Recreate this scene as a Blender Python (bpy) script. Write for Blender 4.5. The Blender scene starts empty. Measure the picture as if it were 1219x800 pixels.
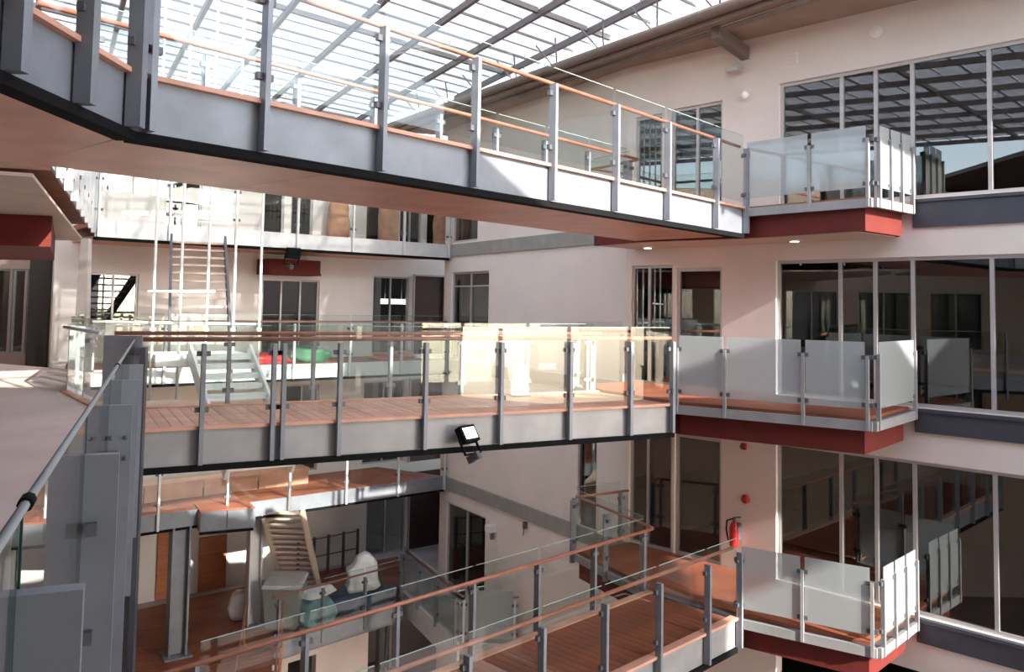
import bpy, bmesh, math, random
from mathutils import Vector, Matrix
random.seed(7)
SC = bpy.context.scene
COL = SC.collection
# ------------------------------------------------------------------ camera
F_PX, W_PX, H_PX = 1000.0, 1219.0, 800.0
PITCH, ROLL, PPY, EYE = math.radians(3.25), math.radians(1.0), 309.0, 1.53
_fw = Vector((0, math.cos(PITCH), math.sin(PITCH)))
_u0 = Vector((0, -math.sin(PITCH), math.cos(PITCH)))
_r0 = Vector((1, 0, 0))
_rt = _r0 * math.cos(ROLL) + _u0 * math.sin(ROLL)
_up = _u0 * math.cos(ROLL) - _r0 * math.sin(ROLL)
CAM = Vector((0, 0, EYE))
cd = bpy.data.cameras.new('camera')
cam = bpy.data.objects.new('camera', cd)
COL.objects.link(cam)
cd.sensor_fit = 'HORIZONTAL'
cd.sensor_width = 36.0
cd.lens = F_PX / W_PX * 36.0
cd.shift_y = (PPY - H_PX / 2) / W_PX
cd.clip_start = 0.05
cd.clip_end = 500
mw = Matrix.Identity(4)
for i in range(3):
    mw[i][0] = _rt[i]; mw[i][1] = _up[i]; mw[i][2] = -_fw[i]; mw[i][3] = CAM[i]
cam.matrix_world = mw
SC.cycles.transparent_max_bounces = 24
SC.cycles.max_bounces = 10
SC.cycles.diffuse_bounces = 5
SC.camera = cam
# ------------------------------------------------------------------ light
SC.view_settings.view_transform = 'Standard'
SC.view_settings.look = 'None'
SC.view_settings.exposure = 0.88
SC.view_settings.gamma = 1.0
SC.view_settings.use_curve_mapping = False
SUN_EL, SUN_AZ = math.radians(25), math.radians(43)     # azimuth: sun stands behind the camera, turned to its right
to_sun = Vector((math.sin(SUN_AZ) * math.cos(SUN_EL), -math.cos(SUN_AZ) * math.cos(SUN_EL), math.sin(SUN_EL)))
world = bpy.data.worlds.new('sky')
SC.world = world
world.use_nodes = True
wn = world.node_tree.nodes; wl = world.node_tree.links
sky = wn.new('ShaderNodeTexSky')
sky.sky_type = 'NISHITA'
sky.sun_disc = False
sky.sun_elevation = SUN_EL
sky.sun_rotation = math.atan2(to_sun.x, to_sun.y)
sky.air_density = 1.0
sky.dust_density = 1.0
bg = wn['Background']
bg.inputs['Strength'].default_value = 0.5
hs = wn.new('ShaderNodeHueSaturation'); hs.inputs['Saturation'].default_value = 0.6
wl.new(sky.outputs[0], hs.inputs['Color']); wl.new(hs.outputs[0], bg.inputs[0])
sd = bpy.data.lights.new('sun', 'SUN')
sd.energy = 8.0
sd.angle = math.radians(0.6)
sd.color = (1.0, 0.93, 0.84)
so = bpy.data.objects.new('sun', sd)
COL.objects.link(so)
so.rotation_euler = to_sun.to_track_quat('Z', 'Y').to_euler()

# ------------------------------------------------------------------ pixel -> place
def ray(x, y):
    return _rt * ((x - W_PX / 2) / F_PX) - _up * ((y - PPY) / F_PX) + _fw
def az(x, y, z):
    d = ray(x, y); return CAM + d * ((z - EYE) / d.z)
def onplane(x, y, p, d2):
    """ray against the vertical plane through 2D point p along 2D direction d2 -> (distance along, z)"""
    r = ray(x, y); n = Vector((d2[1], -d2[0], 0)); P = Vector((p[0], p[1], 0))
    q = CAM + r * ((P - CAM).dot(n) / r.dot(n))
    return (q - P).dot(Vector((d2[0], d2[1], 0))), q.z

# ------------------------------------------------------------------ materials
MATS = {}
def nodes_of(name):
    m = bpy.data.materials.new(name); m.use_nodes = True
    MATS[name] = m
    return m, m.node_tree.nodes, m.node_tree.links
def solid(name, col, rough=0.6, metal=0.0, var=0.12, scale=3.0, stretch=(1, 1, 1), bump=0.0, bscale=40.0, emit=None):
    m, n, l = nodes_of(name)
    b = n['Principled BSDF']
    b.inputs['Roughness'].default_value = rough
    b.inputs['Metallic'].default_value = metal
    tc = n.new('ShaderNodeTexCoord'); mp = n.new('ShaderNodeMapping')
    mp.inputs['Scale'].default_value = stretch
    l.new(tc.outputs['Object'], mp.inputs[0])
    nz = n.new('ShaderNodeTexNoise'); nz.inputs['Scale'].default_value = scale; nz.inputs['Detail'].default_value = 5
    l.new(mp.outputs[0], nz.inputs['Vector'])
    rp = n.new('ShaderNodeValToRGB')
    rp.color_ramp.elements[0].position = 0.3; rp.color_ramp.elements[1].position = 0.7
    lo = [c * (1 - var) for c in col]; hi = [min(1, c * (1 + var)) for c in col]
    rp.color_ramp.elements[0].color = (*lo, 1); rp.color_ramp.elements[1].color = (*hi, 1)
    l.new(nz.outputs[0], rp.inputs[0]); l.new(rp.outputs[0], b.inputs['Base Color'])
    if bump:
        nb = n.new('ShaderNodeTexNoise'); nb.inputs['Scale'].default_value = bscale
        l.new(mp.outputs[0], nb.inputs['Vector'])
        bp = n.new('ShaderNodeBump'); bp.inputs['Strength'].default_value = bump; bp.inputs['Distance'].default_value = 0.01
        l.new(nb.outputs[0], bp.inputs['Height']); l.new(bp.outputs[0], b.inputs['Normal'])
    if emit:
        b.inputs['Emission Color'].default_value = (*emit[0], 1); b.inputs['Emission Strength'].default_value = emit[1]
    return m
def glassy(name, tint, ior=1.5, extra=0.0, frost=0.0, frostcol=(0.8, 0.85, 0.85), gloss_rough=0.0, transl=0.5):
    """thin sheet: clear transmission + Fresnel mirror, optionally frosted"""
    m, n, l = nodes_of(name)
    n.remove(n['Principled BSDF'])
    out = n['Material Output']
    tr = n.new('ShaderNodeBsdfTransparent'); tr.inputs[0].default_value = (*tint, 1)
    body = tr.outputs[0]
    if frost > 0:
        df = n.new('ShaderNodeBsdfDiffuse'); df.inputs[0].default_value = (*frostcol, 1)
        tl = n.new('ShaderNodeBsdfTranslucent'); tl.inputs[0].default_value = (*frostcol, 1)
        mx0 = n.new('ShaderNodeMixShader'); mx0.inputs[0].default_value = transl
        l.new(df.outputs[0], mx0.inputs[1]); l.new(tl.outputs[0], mx0.inputs[2])
        mx1 = n.new('ShaderNodeMixShader'); mx1.inputs[0].default_value = frost
        l.new(body, mx1.inputs[1]); l.new(mx0.outputs[0], mx1.inputs[2]); body = mx1.outputs[0]
    gl = n.new('ShaderNodeBsdfGlossy'); gl.inputs['Roughness'].default_value = gloss_rough
    lw = n.new('ShaderNodeLayerWeight'); lw.inputs['Blend'].default_value = 0.5
    pw = n.new('ShaderNodeMath'); pw.operation = 'POWER'; pw.inputs[1].default_value = 5.0
    l.new(lw.outputs['Facing'], pw.inputs[0])
    f0 = ((ior - 1) / (ior + 1)) ** 2 + extra
    ad = n.new('ShaderNodeMath'); ad.operation = 'MULTIPLY_ADD'; ad.use_clamp = True
    ad.inputs[1].default_value = 1 - f0; ad.inputs[2].default_value = f0
    l.new(pw.outputs[0], ad.inputs[0])
    mx = n.new('ShaderNodeMixShader')
    l.new(ad.outputs[0], mx.inputs[0]); l.new(body, mx.inputs[1]); l.new(gl.outputs[0], mx.inputs[2])
    l.new(mx.outputs[0], out.inputs[0])
    return m
solid('plaster', (0.77, 0.70, 0.655), 0.9, var=0.04, scale=1.2, bump=0.15, bscale=60)
solid('plaster_white', (0.82, 0.79, 0.76), 0.9, var=0.04, scale=1.5, bump=0.1)
solid('plaster_tan', (0.58, 0.42, 0.33), 0.9, var=0.05, scale=1.5)
solid('steel', (0.215, 0.23, 0.26), 0.5, 0.25, 0.14, 2.5, bump=0.08, bscale=25)
solid('steel_light', (0.62, 0.64, 0.66), 0.45, 0.2, 0.08, 4)
solid('steel_dark', (0.11, 0.115, 0.13), 0.5, 0.3, 0.1, 4)
solid('steel_blue', (0.065, 0.07, 0.09), 0.5, 0.2, 0.12, 3)
solid('band_olive', (0.30, 0.30, 0.28), 0.6, 0.1, 0.1, 3)
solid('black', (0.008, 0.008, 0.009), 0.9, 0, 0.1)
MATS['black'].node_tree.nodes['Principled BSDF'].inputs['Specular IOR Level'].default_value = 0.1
solid('steel_mid', (0.31, 0.31, 0.315), 0.5, 0.2, 0.12, 2.5, bump=0.08, bscale=25)
solid('deck_wood', (0.28, 0.085, 0.042), 0.55, 0, 0.28, 2.2, (0.6, 0.6, 1), bump=0.1)
solid('deck_wood_pale', (0.58, 0.31, 0.22), 0.6, 0, 0.16, 2.4, bump=0.1)
solid('soffit_ply', (0.52, 0.25, 0.16), 0.38, 0, 0.2, 1.6, (1, 1, 1), bump=0.05)
solid('soffit_pale', (0.55, 0.44, 0.36), 0.7, 0, 0.08, 2)
solid('red_fascia', (0.12, 0.010, 0.006), 0.75, 0, 0.2, 2.5)
solid('copper', (0.38, 0.155, 0.105), 0.55, 0.2, 0.12, 5)
solid('gutter', (0.20, 0.165, 0.145), 0.55, 0.2, 0.1, 3)
solid('eave_soffit', (0.34, 0.25, 0.20), 0.8, 0, 0.08, 2)
solid('roof_steel', (0.20, 0.19, 0.20), 0.6, 0.0, 0.08, 3)
solid('frame_alu', (0.50, 0.48, 0.48), 0.4, 0.4, 0.06, 4)
solid('frame_white', (0.78, 0.77, 0.75), 0.5, 0.0, 0.04, 4)
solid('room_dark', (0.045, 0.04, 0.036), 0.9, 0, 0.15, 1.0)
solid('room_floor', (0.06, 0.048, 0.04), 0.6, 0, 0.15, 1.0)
solid('blind', (0.33, 0.29, 0.26), 0.9, 0, 0.1, 2)
solid('door_dark', (0.055, 0.025, 0.022), 0.5, 0, 0.15, 2)
solid('timber_orange', (0.50, 0.17, 0.075), 0.6, 0, 0.2, 2, (1, 1, 4))
solid('concrete', (0.46, 0.43, 0.41), 0.85, 0, 0.12, 1.5, bump=0.1)
solid('concrete_pink', (0.70, 0.58, 0.54), 0.8, 0, 0.08, 1.1)
solid('ground', (0.38, 0.29, 0.26), 0.9, 0, 0.2, 0.8)
solid('glass_rim', (0.30, 0.38, 0.36), 0.25, 0, 0.05)
solid('glass_edge', (0.02, 0.07, 0.055), 0.2, 0, 0.1)
solid('white_paint', (0.86, 0.85, 0.83), 0.5, 0, 0.03, 4)
solid('red_paint', (0.42, 0.02, 0.02), 0.35, 0, 0.08, 4)
solid('blue_tarp', (0.02, 0.05, 0.11), 0.45, 0, 0.3, 5, bump=0.5, bscale=12)
solid('teal_tarp', (0.13, 0.30, 0.36), 0.5, 0, 0.25, 5, bump=0.5, bscale=12)
solid('white_plastic', (0.85, 0.87, 0.90), 0.4, 0, 0.05, 6, bump=0.5, bscale=14)
solid('green_tarp', (0.03, 0.13, 0.07), 0.6, 0, 0.25, 5, bump=0.4, bscale=12)
solid('brown_paper', (0.48, 0.26, 0.16), 0.85, 0, 0.18, 5, bump=0.3, bscale=15)
solid('grey_plastic', (0.24, 0.25, 0.25), 0.5, 0, 0.1, 4)
solid('roof_tile', (0.16, 0.13, 0.12), 0.8, 0, 0.1, 2)
solid('lamp_lit', (0.95, 0.93, 0.88), 0.4, 0, 0.0, 4, emit=((1.0, 0.95, 0.86), 4.0))
glassy('rail_glass', (0.94, 0.97, 0.955))
glassy('frost_glass', (0.82, 0.88, 0.90), frost=0.5, frostcol=(0.70, 0.75, 0.765), gloss_rough=0.05)
glassy('window_glass', (0.58, 0.62, 0.61), extra=0.10)
glassy('roof_glass', (0.76, 0.76, 0.76), frost=0.5, frostcol=(0.70, 0.69, 0.69), transl=0.75)

# ------------------------------------------------------------------ mesh helpers
def V2(p): return Vector((p[0], p[1], 0.0))
class MB:
    def __init__(s): s.v = []; s.f = []; s.smooth = False
    def add(s, vs, fs):
        o = len(s.v); s.v += [Vector(v) for v in vs]; s.f += [[i + o for i in f] for f in fs]; return s
    def hexa(s, b, t):
        return s.add(list(b) + list(t), [(3, 2, 1, 0), (4, 5, 6, 7), (0, 1, 5, 4), (1, 2, 6, 5), (2, 3, 7, 6), (3, 0, 4, 7)])
    def box(s, c, sx, sy, sz, rot=0.0):
        """centre of base"""
        c = Vector(c); ca, sa = math.cos(rot), math.sin(rot)
        def p(x, y, z): return c + Vector((x * ca - y * sa, x * sa + y * ca, z))
        x, y = sx / 2, sy / 2
        return s.hexa([p(-x, -y, 0), p(x, -y, 0), p(x, y, 0), p(-x, y, 0)], [p(-x, -y, sz), p(x, -y, sz), p(x, y, sz), p(-x, y, sz)])
    def wall(s, a, b, z0, z1, th, side=1):
        """vertical slab along a-b (2D), thickness to the left (+1) or right (-1) of travel"""
        a = V2(a); b = V2(b); d = (b - a).normalized(); n = Vector((-d.y, d.x, 0)) * (th * side)
        q = [a, b, b + n, a + n]
        if side < 0: q = [a, a + n, b + n, b]
        return s.hexa([v + Vector((0, 0, z0)) for v in q], [v + Vector((0, 0, z1)) for v in q])
    def bar(s, a, b, w, h):
        """box beam between 3D points, w across, h high (centred)"""
        a = Vector(a); b = Vector(b); d = (b - a).normalized()
        up = Vector((0, 0, 1)) if abs(d.z) < 0.95 else Vector((0, 1, 0))
        r = d.cross(up).normalized(); u = r.cross(d).normalized()
        r *= w / 2; u *= h / 2
        return s.hexa([a - r - u, a + r - u, b + r - u, b - r - u], [a - r + u, a + r + u, b + r + u, b - r + u])
    def poly(s, pts, z0, z1):
        n = len(pts); ar = sum(pts[i][0] * pts[(i + 1) % n][1] - pts[(i + 1) % n][0] * pts[i][1] for i in range(n))
        if ar < 0: pts = pts[::-1]
        b = [Vector((p[0], p[1], z0)) for p in pts]; t = [Vector((p[0], p[1], z1)) for p in pts]
        return s.add(b + t, [tuple(range(n))[::-1], tuple(range(n, 2 * n))] + [(i, (i + 1) % n, (i + 1) % n + n, i + n) for i in range(n)])
    def tube(s, pts, r, seg=8):
        pts = [Vector(p) for p in pts]; o = len(s.v)
        for i, p in enumerate(pts):
            d = (pts[min(i + 1, len(pts) - 1)] - pts[max(i - 1, 0)]).normalized()
            up = Vector((0, 0, 1)) if abs(d.z) < 0.95 else Vector((0, 1, 0))
            x = d.cross(up).normalized(); y = x.cross(d).normalized()
            for k in range(seg):
                a = 2 * math.pi * k / seg
                s.v.append(p + (x * math.cos(a) + y * math.sin(a)) * r)
        for i in range(len(pts) - 1):
            for k in range(seg):
                s.f.append([o + i * seg + k, o + i * seg + (k + 1) % seg, o + (i + 1) * seg + (k + 1) % seg, o + (i + 1) * seg + k])
        s.f.append([o + k for k in range(seg)][::-1]); s.f.append([o + (len(pts) - 1) * seg + k for k in range(seg)])
        s.smooth = True
        return s
    def lathe(s, c, prof, seg=16, axis=None):
        """profile [(r, h)] turned about axis through c"""
        c = Vector(c); ax = (Vector(axis) if axis else Vector((0, 0, 1))).normalized()
        q = ax.to_track_quat('Z', 'Y'); o = len(s.v)
        for r, h in prof:
            for k in range(seg):
                a = 2 * math.pi * k / seg
                s.v.append(c + q @ Vector((r * math.cos(a), r * math.sin(a), h)))
        for i in range(len(prof) - 1):
            for k in range(seg):
                s.f.append([o + i * seg + k, o + i * seg + (k + 1) % seg, o + (i + 1) * seg + (k + 1) % seg, o + (i + 1) * seg + k])
        s.f.append([o + k for k in range(seg)][::-1]); s.f.append([o + (len(prof) - 1) * seg + k for k in range(seg)])
        s.smooth = True
        return s
    def build(s, name, mat, parent=None, loc=None):
        base = loc if loc is not None else (parent['_b'] if parent is not None and '_b' in parent else (0, 0, 0))
        base = Vector(base)
        me = bpy.data.meshes.new(name)
        me.from_pydata([tuple(v - base) for v in s.v], [], s.f)
        bm = bmesh.new(); bm.from_mesh(me); bmesh.ops.recalc_face_normals(bm, faces=bm.faces); bm.to_mesh(me); bm.free()
        if s.smooth:
            me.polygons.foreach_set('use_smooth', [len(p.vertices) == 4 for p in me.polygons])
        me.materials.append(MATS[mat]); me.update()
        o = bpy.data.objects.new(name, me); COL.objects.link(o)
        if parent is not None: o.parent = parent
        else: o.location = base
        o['_b'] = tuple(base) if parent is not None else tuple(base)
        return o
def empty(name, loc):
    o = bpy.data.objects.new(name, None); COL.objects.link(o)
    o.location = loc; o.empty_display_size = 0.2; o['_b'] = tuple(loc)
    return o
def thing(name, loc, label, cat, group=None):
    return tag(empty(name, loc), label, cat, group)
def tag(o, label, cat, group=None):
    o['label'] = label; o['category'] = cat
    if group: o['group'] = group
    return o
def struct(o, label=None, cat=None):
    o['kind'] = 'structure'
    if label: o['label'] = label
    if cat: o['category'] = cat
    return o
def piece(name, me, parent, m):
    """object sharing mesh data, placed by matrix in world space under a parent whose base is known"""
    o = bpy.data.objects.new(name, me); COL.objects.link(o)
    o.parent = parent
    o.matrix_local = Matrix.Translation(-Vector(parent['_b'])) @ m
    return o
def shared(name, mb, mat):
    me = bpy.data.meshes.new(name)
    me.from_pydata([tuple(v) for v in mb.v], [], mb.f); me.materials.append(MATS[mat]); me.update()
    bm = bmesh.new(); bm.from_mesh(me); bmesh.ops.recalc_face_normals(bm, faces=bm.faces); bm.to_mesh(me); bm.free()
    if mb.smooth: me.polygons.foreach_set('use_smooth', [True] * len(me.polygons))
    return me
def frame_m(origin, d2):
    d = V2(d2).normalized(); n = Vector((-d.y, d.x, 0)); m = Matrix.Identity(4)
    for i in range(3):
        m[i][0] = d[i]; m[i][1] = n[i]; m[i][2] = (0, 0, 1)[i]; m[i][3] = origin[i]
    return m
def lerp(a, b, t): return Vector(a) * (1 - t) + Vector(b) * t
def outdir(a, b, side):
    d = (V2(b) - V2(a)).normalized()
    return Vector((-d.y, d.x, 0)) * side

# ------------------------------------------------------------------ railing run (parts of a bridge, balcony or gallery)
PW = 0.10
me_clamp = shared('clamp', MB().box((0, 0, -0.03), 0.16, 0.05, 0.06), 'steel_dark')
def railing(root, a, b, z, side, ts, glass='rail_glass', rail='copper', post_bottom=-0.45, post_top=1.02, glass_z=(0.10, 1.24),
            rail_z=1.07, post_mat='steel', end_ext=(0, 0), rail_r=0.028, clamps=True, clamp_mesh=None, edges=False, rail_in=0.06, clamp_z=(0.22, 0.90), post_d=0.10, post_w=0.05, has_rail=True):
    """a-b: 2D edge, side=+1 when outside is to the left of a->b; ts: distances of posts along the edge"""
    d = (V2(b) - V2(a)).normalized(); out = outdir(a, b, side); L = (V2(b) - V2(a)).length
    pm = shared('railing_post', MB().box((0, 0, post_bottom), post_w, post_d, post_top - post_bottom), post_mat)
    for t in ts:
        p = V2(a) + d * t + out * (post_d / 2 + 0.02)
        po = piece('railing_post', pm, root, frame_m((p.x, p.y, z), d))
        po['_b'] = (p.x, p.y, z)
        if clamps:
            for cz in clamp_z:
                c = bpy.data.objects.new('glass_clamp', clamp_mesh or me_clamp); COL.objects.link(c); c.parent = po
                c.location = (0, -side * 0.02, cz)
    for i in range(len(ts) - 1):
        g = ts[i + 1] - ts[i]
        if g < 0.3: continue
        p0 = V2(a) + d * (ts[i] + 0.035) + out * 0.035; p1 = V2(a) + d * (ts[i + 1] - 0.035) + out * 0.035
        MB().wall(p0, p1, z + glass_z[0], z + glass_z[1], 0.012, 1).build('glass_panel', glass, root)
        if glass == 'rail_glass':
            MB().wall(p0, p1, z + glass_z[1] + .0005, z + glass_z[1] + .008, 0.012, 1).build('panel_rim', 'glass_rim', root)
        if edges:
            for e_, sg in ((p0, 1), (p1, -1)): MB().wall(e_ - d * (.003 * sg), e_ - d * (.013 * sg), z + glass_z[0], z + glass_z[1], 0.012, sg * -1 if sg < 0 else -1).build('panel_edge', 'glass_edge', root)
    if has_rail:
        r0 = V2(a) - d * end_ext[0] - out * rail_in; r1 = V2(b) + d * end_ext[1] - out * rail_in
        ra = MB().tube([r0 + Vector((0, 0, z + rail_z)), r1 + Vector((0, 0, z + rail_z))], rail_r).build('handrail', rail, root)
        ra['_b'] = root['_b']
def along(a, b, side_px):
    """post distances from photograph columns: intersect the pixel column with the edge line"""
    d = (V2(b) - V2(a)).normalized()
    return [onplane(x, y, a, d)[0] for x, y in side_px]
def edge_beam(root, a, b, z, depth, side, mat='steel', th=0.03, lip=True, back=0.0, flange=True):  # flange: whether the black shadow-gap strip is drawn
    out = outdir(a, b, side); A = V2(a) - out * back; B = V2(b) - out * back
    m = MB()
    m.wall(A, B, z - depth, z - 0.02, th, -side)
    o1 = m.build('edge_beam', mat, root)
    o1['_b'] = root['_b']
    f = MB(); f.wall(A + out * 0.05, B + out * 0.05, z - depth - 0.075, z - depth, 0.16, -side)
    if flange: f.build('shadow_gap_strip', 'black', o1)  # black strip stands in for the dark shadow gap under the beam
    t = MB(); t.wall(A + out * 0.06, B + out * 0.06, z - 0.02, z + 0.02, 0.14, -side)
    t.build('deck_nosing', 'deck_wood_pale', o1)
def planks(root, a, b, width, side, z, mat='deck_wood', w=0.138, gap=0.007):
    """boards laid across a bridge; width runs to the inner side (-side)"""
    d = (V2(b) - V2(a)).normalized(); inn = -outdir(a, b, side); L = (V2(b) - V2(a)).length
    n = int(L / (w + gap))
    me = shared('deck_board', MB().box((0, 0, 0), w, width - 0.16, 0.03), mat)
    me2 = shared('deck_board', MB().box((0, 0, 0), w, width - 0.16, 0.03), mat + '_b' if mat + '_b' in MATS else mat)
    for i in range(n):
        p = V2(a) + d * ((i + 0.5) * (w + gap)) + inn * (width / 2)
        piece('deck_board', me if i % 3 else me2, root, frame_m((p.x, p.y, z - 0.03 + random.uniform(-0.0015, 0.0015)), d))
solid('deck_wood_b', (0.26, 0.08, 0.045), 0.55, 0, 0.25, 2.2, bump=0.1)
solid('deck_wood_pale_b', (0.52, 0.27, 0.19), 0.6, 0, 0.16, 2.4, bump=0.1)

T = 3.3
Z3, Z2, Z1, Z0, ZB = T, 0.0, -T, -2 * T, -3 * T
# ------------------------------------------------------------------ plan of the building
FA = (6.60, 13.65); FU = (-0.7071, 0.7071)            # right facade: origin and direction (receding)
def fp(s, out=0.0): return Vector((FA[0] + FU[0] * s - 0.7071 * out, FA[1] + FU[1] * s - 0.7071 * out, 0))
FJ = fp(5.9)                                            # where the facade turns
WK = Vector((-1.80, 24.30, 0)); WD = (WK - FJ).normalized(); WL = (WK - FJ).length
WN = Vector((WD.y, -WD.x, 0)); WN = WN if WN.dot(-FJ) > 0 else -WN
def wp(t, out=0.0): return FJ + WD * t + WN * out
GK = Vector((-1.80, 24.20, 0)); GD = Vector((-0.782, -0.623, 0)); GN = Vector((-0.623, 0.782, 0))  # back gallery edge, and away from camera
def gp(t, back=0.0): return GK + GD * t + GN * back
BACK = 2.3
def bt(x, y):
    p = gp(0, BACK); return onplane(x, y, p, GD)

# ------------------------------------------------------------------ walls with openings
def wall_open(name, P0, d, s0, s1, z0, z1, openings, th, mat, outn, label):
    """structure wall in grid cells around openings [(sa,sb,za,zb)]; outn points to the atrium; thickness goes away from it"""
    d = Vector(d); xs = sorted(set([s0, s1] + [o[0] for o in openings] + [o[1] for o in openings]))
    zs = sorted(set([z0, z1] + [o[2] for o in openings] + [o[3] for o in openings]))
    m = MB(); n = Vector(outn) * -th
    for i in range(len(xs) - 1):
        for j in range(len(zs) - 1):
            cx = (xs[i] + xs[i + 1]) / 2; cz = (zs[j] + zs[j + 1]) / 2
            if any(o[0] < cx < o[1] and o[2] < cz < o[3] for o in openings): continue
            a = P0 + d * xs[i]; b = P0 + d * xs[i + 1]
            q = [a, b, b + n, a + n]
            m.hexa([v + Vector((0, 0, zs[j])) for v in q], [v + Vector((0, 0, zs[j + 1])) for v in q])
    return struct(m.build(name, mat), label, 'wall')
NW = [0]
def glazing(P0, d, sa, sb, za, zb, mull, inn, kind='window', fmat='frame_alu', fw=0.05, depth=0.08, inset=0.06, glass='window_glass', transoms=(), blind=None):
    """framed opening: frame, mullions, one pane per bay; inn points into the room"""
    NW[0] += 1
    d = Vector(d); inn = Vector(inn); base = P0 + d * ((sa + sb) / 2) + inn * inset; base.z = za
    root = struct(empty('%s_%d' % (kind, NW[0]), base))
    def bar(s0, s1, z0, z1, nm):
        a = P0 + d * s0 + inn * inset; b = P0 + d * s1 + inn * inset; n = inn * depth
        q = [a, b, b + n, a + n]
        MB().hexa([v + Vector((0, 0, z0)) for v in q], [v + Vector((0, 0, z1)) for v in q]).build(nm, fmat, root)
    bar(sa, sa + fw, za, zb, 'jamb'); bar(sb - fw, sb, za, zb, 'jamb')
    bar(sa + fw, sb - fw, za, za + fw, 'sill'); bar(sa + fw, sb - fw, zb - fw, zb, 'head')
    xs = [sa + fw]
    for x in mull:
        bar(x - fw / 2, x + fw / 2, za + fw, zb - fw, 'mullion'); xs += [x - fw / 2, x + fw / 2]
    xs.append(sb - fw)
    for z in transoms: bar(sa + fw, sb - fw, z - 0.02, z + 0.02, 'transom')
    for i in range(0, len(xs) - 1, 2):
        a = P0 + d * xs[i] + inn * (inset + depth * 0.4); b = P0 + d * xs[i + 1] + inn * (inset + depth * 0.4)
        q = [a, b, b + inn * 0.01, a + inn * 0.01]
        MB().hexa([v + Vector((0, 0, za + fw)) for v in q], [v + Vector((0, 0, zb - fw)) for v in q]).build('pane', glass, root)
        if blind and i // 2 in blind:
            zt = blind[i // 2]; a2 = a + inn * 0.15; b2 = b + inn * 0.15; q = [a2, b2, b2 + inn * 0.01, a2 + inn * 0.01]
            MB().hexa([v + Vector((0, 0, zt)) for v in q], [v + Vector((0, 0, zb - fw)) for v in q]).build('blind', 'blind', root)
    return root

# right facade: openings per storey (distance along facade, heights above floor)
f_open = []
FIN = Vector((0.7071, 0.7071, 0))
SEND = -6.0
for z in (Z1, Z2):
    f_open += [(SEND + 1.0, 2.48, z + 0.03, z + 2.47), (3.60, 4.66, z + 0.0, z + 2.38), (4.72, 5.78, z + 0.0, z + 2.45)]
f_open += [(SEND + 1.0, 2.42, Z3 + 0.12, Z3 + 2.45), (3.60, 4.80, Z3 + 0.0, Z3 + 2.34), (5.0, 5.7, Z3, Z3 + 2.3)]
f_open += [(SEND + 1.0, 2.48, Z0 + 0.03, Z0 + 2.47)]
wall_open('wall_right', fp(0), (FU[0], FU[1], 0), SEND, 5.9, Z0, 6.75, f_open, 0.22, 'plaster', (-0.7071, -0.7071, 0), 'pinkish plastered facade with doors and tall windows behind the balconies')
P0 = fp(0); D3 = (FU[0], FU[1], 0)
for z in (Z1, Z2):
    glazing(P0, D3, SEND + 1, 2.48, z + 0.03, z + 2.47, (-4.5, -2.9, -1.07, 0.10, 0.71, 1.31), FIN, fw=0.06, fmat='frame_alu')
    glazing(P0, D3, 3.60, 4.66, z, z + 2.38, (), FIN, 'door', fw=0.07, blind={0: z + 0.15} if z == Z2 else None)
    glazing(P0, D3, 4.72, 5.78, z, z + 2.45, (5.34,), FIN, 'door', fw=0.06)
glazing(P0, D3, SEND + 1, 2.42, Z3 + 0.12, Z3 + 2.45, (-4.5, -2.9, -1.07, 0.08, 0.68, 1.27), FIN, fw=0.06, fmat='frame_alu')
glazing(P0, D3, 3.60, 4.80, Z3, Z3 + 2.34, (4.2,), FIN, 'door', fw=0.06, blind={0: Z3 + 1.7, 1: Z3 + 1.7})
glazing(P0, D3, 5.0, 5.7, Z3, Z3 + 2.3, (), FIN, 'door', fw=0.06)
# steel band under the big windows
k = 0
for z, zz in ((Z3, 0.10), (Z2, 0.02), (Z1, 0.02), (Z0, 0.02)):
    k += 1
    m = MB(); a, b = fp(SEND), fp(0.05)
    m.wall(b, a, z - 0.36, z + zz - 0.05, 0.05, -1)
    m.wall(b, a, z + zz - 0.05, z + zz, 0.09, -1)
    struct(m.build('trim_%d' % k, 'steel_blue'), 'dark steel band below the tall facade windows', 'trim')

# turned wall
w_open = [(5.55, 7.62, 0.05, 2.5), (0.92, 1.58, Z1 + 0.0, Z1 + 2.3), (5.5, 7.62, Z0 + 0.02, Z0 + 2.6), (6.2, 7.62, Z3 + 0.05, Z3 + 2.4)]
wall_open('wall_turned', FJ, WD, 0, WL + 0.3, ZB, 6.75, w_open, 0.22, 'plaster', WN, 'plain pale plaster wall turning away from the balconies towards the back gallery')
glazing(FJ, WD, 5.55, 7.62, 0.05, 2.5, (6.6,), -WN, fw=0.06, fmat='frame_alu', transoms=(2.1,))
glazing(FJ, WD, 0.92, 1.58, Z1, Z1 + 2.3, (), -WN, 'door', fw=0.05, fmat='steel_dark')
glazing(FJ, WD, 5.5, 7.62, Z0 + 0.02, Z0 + 2.6, (6.55,), -WN, 'door', fw=0.06, fmat='frame_alu')
glazing(FJ, WD, 6.2, 7.62, Z3 + 0.05, Z3 + 2.4, (), -WN, fw=0.06)
for z, h in ((Z3, 0.34), (Z2, 0.30), (Z1, 0.34)):
    k += 1
    m = MB(); m.wall(wp(0.02), wp(WL - 0.05), z - h, z, 0.06, 1 if (Vector((-WD.y, WD.x, 0)).dot(WN) > 0) else -1)
    struct(m.build('trim_%d' % k, 'band_olive'), 'grey painted floor band along the turned wall', 'trim')
for z in (Z3, Z1):
    pass

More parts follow.
